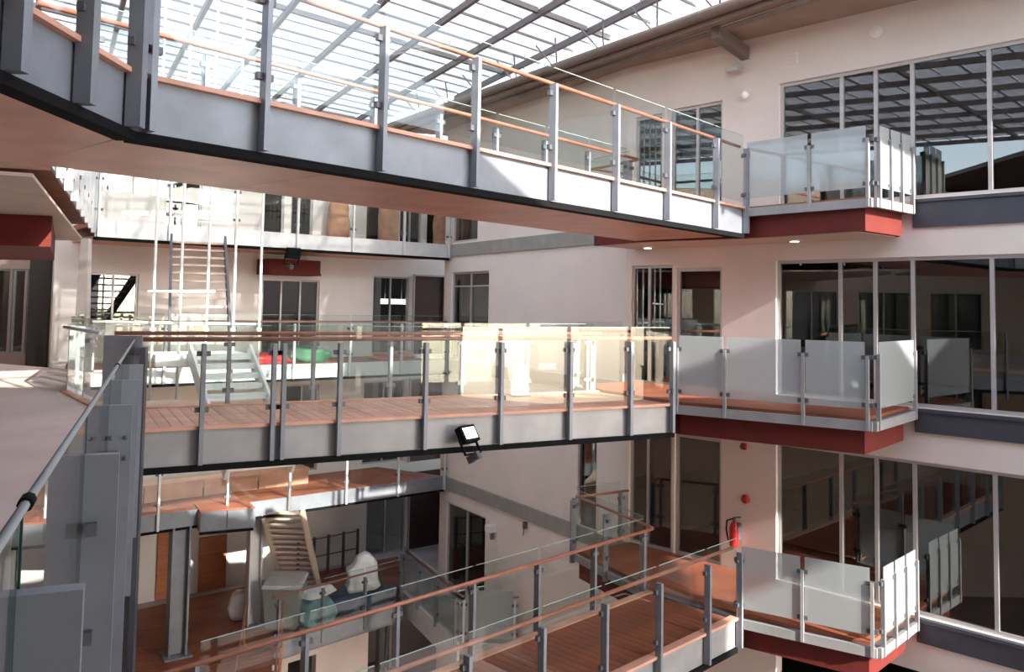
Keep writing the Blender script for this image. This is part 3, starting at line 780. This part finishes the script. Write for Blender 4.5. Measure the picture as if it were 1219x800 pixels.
# small projecting balcony of the lower back gallery
pb = thing('balcony', tuple(az(270, 610, Z1 - .4)), 'small grey balcony with wooden top projecting from the lower back gallery', 'balcony')
c0, c1 = V2(az(238, 609, Z1)), V2(az(302, 604, Z1))
bk = Vector((-0.5, 0.87, 0)) * .75
MB().poly([P2(c0), P2(c1), P2(c1 + bk), P2(c0 + bk)], Z1 - .06, Z1 + .02).build('deck', 'deck_wood', pb)
MB().poly([P2(c0 + bk * .05), P2(c1 + bk * .05), P2(c1 + bk), P2(c0 + bk)], Z1 - .45, Z1 - .06).build('soffit_box', 'soffit_ply', pb)
mid = (c0 + c1) / 2
for p, q in ((c0, mid), (mid, c1)):
    d_ = (q - p).normalized(); MB().wall(p + d_ * .01, q - d_ * .01, Z1 - .46, Z1 - .02, .05, -1).build('beam_panel', 'steel', pb)
MB().wall(c1, c1 + bk, Z1 - .46, Z1 - .02, .05, -1).build('beam_panel', 'steel', pb)
MB().wall(c0, c1, Z1 - .52, Z1 - .46, .08, -1).build('shadow_gap_strip', 'black', pb)  # black strip painting the shadow line under the balcony beam
# broad timber upstand standing on the lower back gallery
ld = thing('timber_bench', tuple(gp(6.4, 1.4) + Vector((0, 0, Z1))), 'long salmon timber bench standing on the lower back gallery deck', 'bench')
d0, d1 = gp(9.2, 1.25), gp(3.56, 1.25)
MB().wall(d0, d1, Z1 + .36, Z1 + .42, .5, 1).build('seat', 'deck_wood_pale', ld)
for i in range(4):
    MB().wall(lerp(d0, d1, i / 4 + .003) + GN * .03, lerp(d0, d1, (i + 1) / 4 - .003) + GN * .03, Z1 + .001, Z1 + .36, .04, 1).build('front_panel', 'deck_wood_pale', ld)
for t in (.02, .28, .62, .985):
    p = lerp(d0, d1, t) + GN * .3; MB().box((p.x, p.y, Z1 + .001), .12, .3, .358, .67).build('support', 'steel', ld)
# orange timber doors and panels at terrace level, on the back wall
for i, (xa, xb, ya, yb) in enumerate(((186, 211, 640, 704), (236, 268, 660, 690))):
    BP = BPL
    a, b = blt(xa, 670)[0], blt(xb, 670)[0]
    p = BP + GD * ((a + b) / 2) - GN * .06; p.z = Z0
    r = thing('timber_screen', tuple(p), ('tall orange timber screen standing against the back wall behind the grey steel column', 'low orange timber screen against the back wall beside the small projecting balcony')[i], 'screen')
    h0, h1 = Z0, Z0 + (2.2, 1.5)[i]
    for j in range(3):
        z0_, z1_ = h0 + (h1 - h0) * j / 3 + .005, h0 + (h1 - h0) * (j + 1) / 3 - .005
        MB().wall(BP + GD * b - GN * .03, BP + GD * a - GN * .03, z0_, z1_, .05, -1 if False else 1).build('board', 'timber_orange', r)

BP = BP_UP
# ------------------------------------------------------------------ stairs
def stair(label, p0, p1, w, n, tread='white_paint', string='white_paint', th=0.045, rails=True, rail_mat='frame_white'):
    p0, p1 = Vector(p0), Vector(p1); d = Vector((p1.x - p0.x, p1.y - p0.y, 0)); run = d.length; d.normalize(); s = Vector((-d.y, d.x, 0))
    root = thing('staircase', tuple(p0), label, 'staircase')
    rz = (p1.z - p0.z) / n; g = run / n
    rot = math.atan2(d.y, d.x)
    tm = shared('tread', MB().box((0, 0, -th), g + .03, w, th), tread)
    for i in range(n):
        c = p0 + d * (g * (i + .5)); c.z = p0.z + rz * (i + 1)
        piece('tread', tm, root, frame_m(c, d))
    for sg in (-1, 1):
        a = p0 + s * (sg * (w / 2 + .03)); b = p1 + s * (sg * (w / 2 + .03))
        MB().bar(a + Vector((0, 0, rz * .3)), b + Vector((0, 0, rz * .3)), .05, .30).build('stringer', string, root)
        if rails:
            MB().tube([a + Vector((0, 0, 1.05)), b + Vector((0, 0, 1.05))], .022, 8).build('handrail', rail_mat, root)
            for k_ in range(5):
                q = lerp(a, b, .05 + .9 * k_ / 4)
                MB().bar(q, q + Vector((0, 0, 1.05)), .035, .035).build('baluster', rail_mat, root)
    return root
stair('white lower flight of the stair seen behind the middle bridge deck', (-4.05, 13.95, -1.25), (-5.53, 16.07, .55), 1.05, 11, rails=False, th=.10)
ldg = thing('stair_landing', (-5.8, 16.5, .4), 'white landing between the white and the dark stair flights', 'landing')
sd_ = Vector((-.572, .820, 0)); sn_ = Vector((-.820, -.572, 0)); l0 = Vector((-5.53, 16.07, 0))
MB().wall(l0 - sn_ * .55, l0 - sn_ * .55 + sn_ * 1.7, .43, .55, 1.0, -1).build('slab', 'white_paint', ldg)
MB().wall(l0 - sn_ * .55, l0 - sn_ * .55 + sn_ * 1.7, .33, .43, .08, -1).build('edge', 'frame_white', ldg)
u0 = l0 + sd_ * 1.0 + sn_ * .1; u1 = Vector((-7.25, 19.35, 0))
stair('dark upper stair flight with pale nosings climbing to the underside of the top back gallery', (u0.x, u0.y, .55), (u1.x, u1.y, Z3 - .40), 1.1, 13, 'soffit_pale', 'steel_dark', rails=False)
stair('beige stair with dark treads rising from the terrace to the lower back gallery', tuple(az(362, 715, Z0)), tuple(az(336, 610, Z1 - .3)), .9, 17, 'soffit_pale', 'soffit_pale', rails=False)
sa_ = az(306, 764, Z0); stair('narrow stair with orange-lit handrails going down from the terrace', (sa_.x + .9, sa_.y - 4.6, ZB), (sa_.x + .25, sa_.y - .3, Z0), .8, 18, 'deck_wood', 'timber_orange', rail_mat='copper')
# white rods hung in front of the stair
for i, (x0, x1) in enumerate(((187, 181), (219, 213), (251, 245), (283, 277), (314, 308))):
    Y = 15.6 + .25 * i
    b = CAM + ray(x1, 400) * (Y / ray(x1, 400).y); t = Vector((b.x, b.y, RZ - .17))
    r = thing('hanger_rod', (b.x, b.y, 0.0), 'thin white rod hanging from the glass roof in front of the white stair', 'rod', 'white rods before the stair')
    MB().tube([Vector((b.x, b.y, -0.3)), t], .028, 6).build('rod', 'white_paint', r)
    MB().lathe(Vector((b.x, b.y, .95)), [(.05, 0), (.05, .08)], 8).build('collar', 'white_paint', r)
b0 = CAM + ray(110, 383) * (15.3 / ray(110, 383).y); b1 = CAM + ray(309, 386) * (16.7 / ray(309, 386).y)
tag(MB().tube([b0, b1], .03, 6).build('tie_bar', 'white_paint', loc=tuple(b0)), 'long white tie bar crossing the hanging rods at rail height', 'bar')
b0 = CAM + ray(176, 347) * (15.5 / ray(176, 347).y); b1 = CAM + ray(256, 347) * (16.1 / ray(256, 347).y)
tag(MB().tube([b0, b1], .025, 6).build('tie_bar', 'white_paint', loc=tuple(b0)), 'short white tie bar joining the first hanging rods above eye level', 'bar')

# dark posts of the rail in front of the concrete walk
dr = thing('guard_rail', tuple(az(390, 655, Z0)), 'dark guard rail of slim posts on the concrete walkway under the lower gallery', 'railing')
pts = [V2(az(x, y, Z0)) for x, y in ((354, 690), (373, 686), (390, 682), (408, 678), (425, 674))]
for p in pts: MB().box((p.x, p.y, Z0 - .01), .08, .08, 1.15).build('post', 'steel_dark', dr)
for zz in (.55, 1.08): MB().tube([pts[0] + Vector((0, 0, Z0 + zz)), pts[-1] + Vector((0, 0, Z0 + zz))], .02, 6).build('rail', 'steel_dark', dr)

# ------------------------------------------------------------------ small things
def soft(name, mat, label, cat, c, sx, sy, sz, rot=0, seed=1, rough=.18, group=None):
    """lumpy draped bundle resting on its base"""
    rnd = random.Random(seed); bm = bmesh.new()
    bmesh.ops.create_icosphere(bm, subdivisions=3, radius=1.0)
    ca, sa = math.cos(rot), math.sin(rot)
    ph = [rnd.uniform(0, 6.28) for _ in range(6)]
    for v in bm.verts:
        x, y, z = v.co
        f = 1 + rough * (math.sin(3 * x + ph[0]) * math.cos(4 * y + ph[1]) + .6 * math.sin(7 * z + ph[2] + 3 * x) + .4 * math.sin(9 * y + ph[3]))
        x, y, z = x * f, y * f, z * f
        z = max(z, -.55) + .55
        x = math.copysign(abs(x) ** .75, x); y = math.copysign(abs(y) ** .75, y)
        X, Y = x * sx / 2, y * sy / 2
        v.co = (X * ca - Y * sa, X * sa + Y * ca, z * sz / 1.55)
    me = bpy.data.meshes.new(name); bm.to_mesh(me); bm.free()
    me.polygons.foreach_set('use_smooth', [True] * len(me.polygons)); me.materials.append(MATS[mat])
    o = bpy.data.objects.new(name, me); COL.objects.link(o); o.location = c
    return tag(o, label, cat, group)
gr = math.atan2(-GD.y, -GD.x)
def on(x, y, z): p = az(x, y, z); return (p.x, p.y, z)
soft('tarp_bundle', 'blue_tarp', 'dark blue tarpaulin bundle lying on the terrace boards', 'tarpaulin', on(425, 724, Z0), 2.2, 1.0, .5, gr, 3)
soft('tarp_bundle', 'teal_tarp', 'pale teal wrapped bundle with white top on the terrace', 'tarpaulin', on(374, 742, Z0), 1.1, .8, .7, gr, 5)
p = az(425, 726, Z0); soft('plastic_sheet', 'white_plastic', 'crumpled white plastic sheet heaped on the dark blue bundle', 'plastic sheet', (p.x + .1, p.y + .1, Z0 + .5), .85, .6, .8, .4, 8, .28)
soft('plastic_sheet', 'white_plastic', 'flat white sheet covering the pale teal bundle', 'plastic sheet', (az(374, 742, Z0).x, az(374, 742, Z0).y + .1, Z0 + .68), .95, .6, .2, gr, 11, .2)
# grey bin
p = az(338, 746, Z0); r = thing('grey_bin', (p.x, p.y, Z0), 'dark grey wheeled bin with tilted lid beside the teal bundle', 'bin')
MB().hexa([p + Vector((x * .38, y * .34, 0.06)) for x, y in ((-1, -1), (1, -1), (1, 1), (-1, 1))], [p + Vector((x * .46, y * .4, 1.05)) for x, y in ((-1, -1), (1, -1), (1, 1), (-1, 1))]).build('body', 'grey_plastic', r)
MB().hexa([p + Vector((x * .49, y * .43, 1.05 + (y + 1) * .06)) for x, y in ((-1, -1), (1, -1), (1, 1), (-1, 1))], [p + Vector((x * .46, y * .4, 1.13 + (y + 1) * .06)) for x, y in ((-1, -1), (1, -1), (1, 1), (-1, 1))]).build('lid', 'steel_light', r)
for sx in (-.3, .3): MB().lathe(p + Vector((sx, .3, .1)), [(.1, -.03), (.1, .03)], 12, (1, 0, 0)).build('wheel', 'black', r)
p = az(288, 735, Z0); soft('sack', 'white_plastic', 'small white sack slumped on the boards near the grey steel column', 'sack', (p.x, p.y, Z0), .7, .5, .75, .2, 15, .1)
# things on the back gallery deck
def g(t, b, z): q = gp(t, b); return (q.x, q.y, z)
def gt_px(x, y): return onplane(x, y, gp(0, .6), GD)[0]
soft('tarp_bundle', 'green_tarp', 'dark green covered heap on the middle back gallery', 'tarpaulin', g(gt_px(368, 430), .7, Z2), 1.0, .6, .42, gr, 21, .3)
soft('bag', 'red_paint', 'red bag left of the dark green heap on the middle back gallery', 'bag', g(gt_px(318, 430), .6, Z2), 1.1, .4, .26, gr, 22, .3)
soft('bag', 'timber_orange', 'orange bag standing on the middle back gallery near the dark door', 'bag', g(gt_px(470, 430), .7, Z2), 1.3, .5, .22, gr, 23, .3)
# brown paper on the top gallery windows
for i, (xa, xb, y) in enumerate(((384, 408, 268), (446, 466, 268), (511, 531, 268))):
    t0, t1 = sorted((bt(xa, y)[0], bt(xb, y)[0])); c = gp((t0 + t1) / 2, BACK - .35)
    lab = ('brown paper-wrapped bundle with pointed corner leaning by the pale wall on the top gallery', 'tall brown paper-wrapped bundle before a top gallery window', 'brown paper-wrapped bundle beside the end post of the top gallery')[i]
    soft('wrapped_bundle', 'brown_paper', lab, 'bundle', (c.x, c.y, Z3), (t1 - t0) * 1.0, .5, (1.5, 1.6, 1.4)[i], gr, 30 + i, .14)
# red awning box on the back wall
t0, t1 = sorted((bt(305, 325)[0], bt(366, 325)[0])); a, b = BP + GD * t0 - GN * .02, BP + GD * t1 - GN * .02
aw = thing('red_canopy', (a.x, a.y, 2.35), 'red box canopy over the window of the middle back gallery', 'canopy')
MB().wall(b, a, 2.36, 2.72, .8, -1 if Vector((-(a - b).y, (a - b).x, 0)).dot(-GN) < 0 else 1).build('box', 'red_fascia', aw)
MB().wall(b, a, 2.30, 2.36, .86, -1 if Vector((-(a - b).y, (a - b).x, 0)).dot(-GN) < 0 else 1).build('rim', 'red_fascia', aw)

def floodlight(label, p, facing, lit, s=1.0):
    p = Vector(p); f = Vector(facing).normalized(); r = thing('floodlight', tuple(p), label, 'lamp')
    rgt = f.cross(Vector((0, 0, 1))).normalized(); u = rgt.cross(f)
    def blk(c, w, h, dpt, nm, mat, par=r):
        a = rgt * w / 2; b = u * h / 2
        return MB().hexa([c - a - b, c + a - b, c + a - b + f * dpt, c - a - b + f * dpt], [c - a + b, c + a + b, c + a + b + f * dpt, c - a + b + f * dpt]).build(nm, mat, par)
    blk(p, .32 * s, .24 * s, .11 * s, 'housing', 'black')
    blk(p + f * .105 * s, .24 * s, .16 * s, .012 * s, 'lens', 'lamp_lit' if lit else 'black')
    q = p - u * .15 * s
    blk(q + rgt * .17 * s, .02 * s, .22 * s, .03 * s, 'yoke', 'black'); blk(q - rgt * .17 * s, .02 * s, .22 * s, .03 * s, 'yoke', 'black')
    blk(q - u * .12 * s, .36 * s, .02 * s, .03 * s, 'yoke', 'black')
    blk(q - u * .17 * s - f * .1, .08 * s, .10 * s, .2, 'mount', 'steel_dark')
    return r
md = (V2(mb_) - V2(ma)).normalized(); mo = Vector((md.y, -md.x, 0))
t = onplane(549, 518, ma, md)
p = V2(ma) + md * t[0] + mo * .12; p.z = t[1]
floodlight('black floodlight with glowing face fixed to the middle bridge beam', p, (mo + md * .5 + Vector((0, 0, .7))), True, 1.0)
t = onplane(346, 301, gp(0), GD); p = gp(t[0], -.1); p.z = t[1]
floodlight('black floodlight fixed to the white beam of the top back gallery', p, (-GN + Vector((0, 0, -.3))), False, 1.1)
# white box on the middle bridge
q_ = MA2 + md * 6.35 - Vector((-md.y, md.x, 0)) * .35
bx_ = thing('white_sign_board', (q_.x, q_.y, 0.0), 'white rounded board standing on the middle bridge by the far railing', 'board')
pr_ = [(-.17, 0), (.15, .0), (.17, .10), (.12, .45), (.0, .55), (-.17, .52)]
f_ = MB(); fr_ = [q_ + md * x + Vector((0, 0, z + .03)) for x, z in pr_]; bk_ = [v + Vector((-md.y, md.x, 0)) * .06 for v in fr_]
n_ = len(pr_); f_.add(fr_ + bk_, [tuple(range(n_)), tuple(range(n_, 2 * n_))[::-1]] + [(i, (i + 1) % n_, (i + 1) % n_ + n_, i + n_) for i in range(n_)])
f_.build('board', 'white_paint', bx_)
MB().box((q_.x, q_.y, 0), .3, .2, .03, .5).build('foot', 'steel_dark', bx_)
# fittings on the facade
def fpz(x, y, out):
    s, z = onplane(x, y, FA, FU); v = fp(s, out); v.z = z; return v
FO = Vector((-.7071, -.7071, 0))
p = fpz(888, 594, 0); r = thing('alarm_bell', tuple(p), 'round red alarm bell above the fire extinguisher', 'bell')
MB().lathe(p, [(.085, 0), (.085, .03), (.07, .06), (.03, .075)], 20, FO).build('gong', 'red_paint', r)
MB().lathe(p + FO * .07, [(.02, 0), (.02, .02)], 8, FO).build('bolt', 'steel_dark', r)
p = fpz(880, 648, .19); r = thing('fire_extinguisher', tuple(p), 'red fire extinguisher hung on the wall beside the lower door', 'extinguisher')
MB().lathe(p, [(.075, 0), (.085, .02), (.085, .34), (.06, .41), (.03, .44), (.03, .46)], 16).build('cylinder', 'red_paint', r)
MB().lathe(p + Vector((0, 0, .46)), [(.03, 0), (.03, .05)], 10).build('valve', 'steel_dark', r)
MB().bar(p + Vector((-.02, 0, .52)), p + Vector((.1, -.08, .55)), .03, .02).build('handle', 'steel_dark', r)
MB().tube([p + Vector((-.03, -.01, .5)), p + Vector((-.12, .04, .46)), p + Vector((-.13, .05, .3)), p + Vector((-.1, .02, .1))], .015, 6).build('hose', 'black', r)
MB().box(p + FO * -.13 + Vector((0, 0, .1)), .1, .1, .3, .785).build('bracket', 'steel_dark', r)
p = fpz(888, 113, 0); r = thing('wall_lamp', tuple(p), 'small white wall lamp beside the top floor windows', 'lamp')
MB().lathe(p, [(.07, 0), (.07, .03)], 14, FO).build('base', 'frame_white', r)
MB().lathe(p + FO * .03 + Vector((0, 0, -.02)), [(.05, 0), (.085, .04), (.085, .08), (.05, .12), (.01, .135)], 14, FO).build('shade', 'white_paint', r)
p = fpz(880, 85, 0); r = thing('bracket_lamp', tuple(p), 'grey bracket lamp under the eave above the small wall lamp', 'lamp')
MB().box(p + FO * .075 + Vector((0, 0, 0)), .12, .12, .14, .785).build('base', 'frame_alu', r)
MB().box(p + FO * .2 + Vector((0, 0, -.05)), .28, .2, .06, -.785).build('head', 'frame_alu', r)
for i, (x, y) in enumerate(((1043, 38), (943, 70))):
    p = fpz(x, y, 0); r = thing('wall_vent', tuple(p), ('round pale vent high on the top floor wall over the tall windows', 'square pale vent plate on the top floor wall near the eave bracket')[i], 'vent')
    if i == 0:
        MB().lathe(p, [(.11, 0), (.11, .03), (.09, .04)], 20, FO).build('ring', 'plaster_white', r); MB().lathe(p + FO * .03, [(.07, 0), (.05, .03), (.01, .035)], 16, FO).build('cap', 'frame_white', r)
    else:
        MB().box(p + Vector((0, 0, -.1)), .22, .03, .2, -.785).build('plate', 'plaster_white', r)
        for j in range(4): MB().box(p + FO * .02 + Vector((0, 0, -.08 + .045 * j)), .18, .02, .02, -.785).build('louvre', 'plaster', r)
p = fpz(887, 531, .05); r = thing('wall_speaker', tuple(p), 'small dark red sounder on the wall below the middle balcony', 'sounder')
MB().box(p + Vector((0, 0, -.06)), .09, .06, .12, -.785).build('body', 'red_paint', r); MB().lathe(p + FO * .03, [(.03, 0), (.045, .04)], 10, FO).build('horn', 'steel_dark', r)
# downlights in the soffit of the top balcony
for i, (x, y) in enumerate(((790, 298), (963, 289))):
    p = fp(onplane(x, y, FA, FU)[0], .55); p.z = Z3 - .513; r = thing('downlight', (p.x, p.y, p.z), ('lit round downlight in the top balcony soffit near the bridge', 'lit round downlight in the top balcony soffit before the tall windows')[i], 'lamp')
    MB().lathe(p, [(.10, 0), (.10, -.02), (.08, -.03)], 18).build('rim', 'frame_white', r)
    MB().lathe(p + Vector((0, 0, -.025)), [(.075, 0), (.07, -.015)], 18).build('lens', 'lamp_lit', r)
tl0 = onplane(468, 359, gp(0, BACK + .7), GD); c = gp(tl0[0], BACK + .7); c.z = tl0[1]
r = thing('strip_lamp', tuple(c), 'lit white strip lamp hanging behind the window beside the dark gallery door', 'lamp')
MB().bar(c - GD * .42, c + GD * .42, .12, .16).build('tube', 'lamp_lit', r)
for e in (-.3, .3): MB().tube([c + GD * e + Vector((0, 0, .08)), c + GD * e + Vector((0, 0, 1.2))], .01, 6).build('hanger', 'frame_alu', r)
def wpz(x, y, out):
    s, z = onplane(x, y, FJ, WD); v = wp(s, out); v.z = z; return v
p = wpz(588, 630, .0); r = thing('wall_light_box', tuple(p), 'white box light on the turned wall beside the terrace level door', 'lamp')
MB().box(p + WN * .1 + Vector((0, 0, -.05)), .26, .2, .16, math.atan2(WD.y, WD.x)).build('housing', 'white_paint', r); MB().box(p + WN * .06 + Vector((0, 0, -.25)), .06, .08, .2, math.atan2(WD.y, WD.x)).build('arm', 'steel', r)
p = wpz(627, 627, .0); r = thing('hook_lamp', tuple(p), 'tiny dark hook lamp under the grey band of the turned wall', 'lamp')
MB().box(p + WN * .05 + Vector((0, 0, -.04)), .08, .1, .16, math.atan2(WD.y, WD.x)).build('body', 'steel_dark', r); MB().tube([p + WN * .08 + Vector((0, 0, -.04)), p + WN * .1 + Vector((0, 0, -.2))], .015, 6).build('stem', 'steel_dark', r)

# ------------------------------------------------------------------ building behind the viewer (closes the atrium, shades the lower floors, mirrored in the windows)
BY = -2.2
EAVE_Y, EAVE_Z = 3.7, 6.9  # unseen eave, placed so its shadow edge crosses the top bridge
o_ = [(4 + 3 * i, 6.2 + 3 * i, z + .05, z + 2.45) for i in range(9) for z in (Z0, Z1, Z2, Z3)]
wall_open('wall_front', Vector((-18, BY, 0)), (1, 0, 0), 0, 36, ZB, 6.8, o_, .2, 'plaster', (0, 1, 0), 'plastered facade of the wing on the viewing side')
for i in range(9):
    for z in (Z0, Z1, Z2, Z3):
        glazing(Vector((-18, BY, 0)), (1, 0, 0), 4 + 3 * i, 6.2 + 3 * i, z + .05, z + 2.45, (5.1 + 3 * i,), (0, -1, 0))
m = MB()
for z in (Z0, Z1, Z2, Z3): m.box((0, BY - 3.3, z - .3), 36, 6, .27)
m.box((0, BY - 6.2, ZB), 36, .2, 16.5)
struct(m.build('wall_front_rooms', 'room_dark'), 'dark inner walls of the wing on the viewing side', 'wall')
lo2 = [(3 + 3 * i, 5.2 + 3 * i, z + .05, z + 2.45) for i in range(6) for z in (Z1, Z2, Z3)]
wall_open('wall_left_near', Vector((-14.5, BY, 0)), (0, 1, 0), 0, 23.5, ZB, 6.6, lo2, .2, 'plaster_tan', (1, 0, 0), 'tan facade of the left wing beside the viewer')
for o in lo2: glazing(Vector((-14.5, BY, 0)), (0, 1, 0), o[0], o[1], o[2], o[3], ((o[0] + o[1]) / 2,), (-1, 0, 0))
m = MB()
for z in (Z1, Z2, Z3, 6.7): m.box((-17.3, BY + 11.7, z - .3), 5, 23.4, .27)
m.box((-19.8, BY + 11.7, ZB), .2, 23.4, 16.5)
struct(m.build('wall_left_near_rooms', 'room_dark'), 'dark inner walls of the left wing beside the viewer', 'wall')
rf = thing('roof_front', (0, BY, 6.8), 'dark pitched roof of the wing on the viewing side, its unseen overhang set to shade the lower floors', 'roof')
MB().hexa([Vector((-18, BY - 6.5, 6.8)), Vector((18, BY - 6.5, 6.8)), Vector((18, EAVE_Y, EAVE_Z - .1)), Vector((-18, EAVE_Y, EAVE_Z - .1))],
          [Vector((-18, BY - 6.5, 7.0)), Vector((18, BY - 6.5, 7.0)), Vector((18, EAVE_Y, EAVE_Z + .05)), Vector((-18, EAVE_Y, EAVE_Z + .05))]).build('slab', 'roof_tile', rf)

for o in bpy.data.objects:
    if '_b' in o: del o['_b']
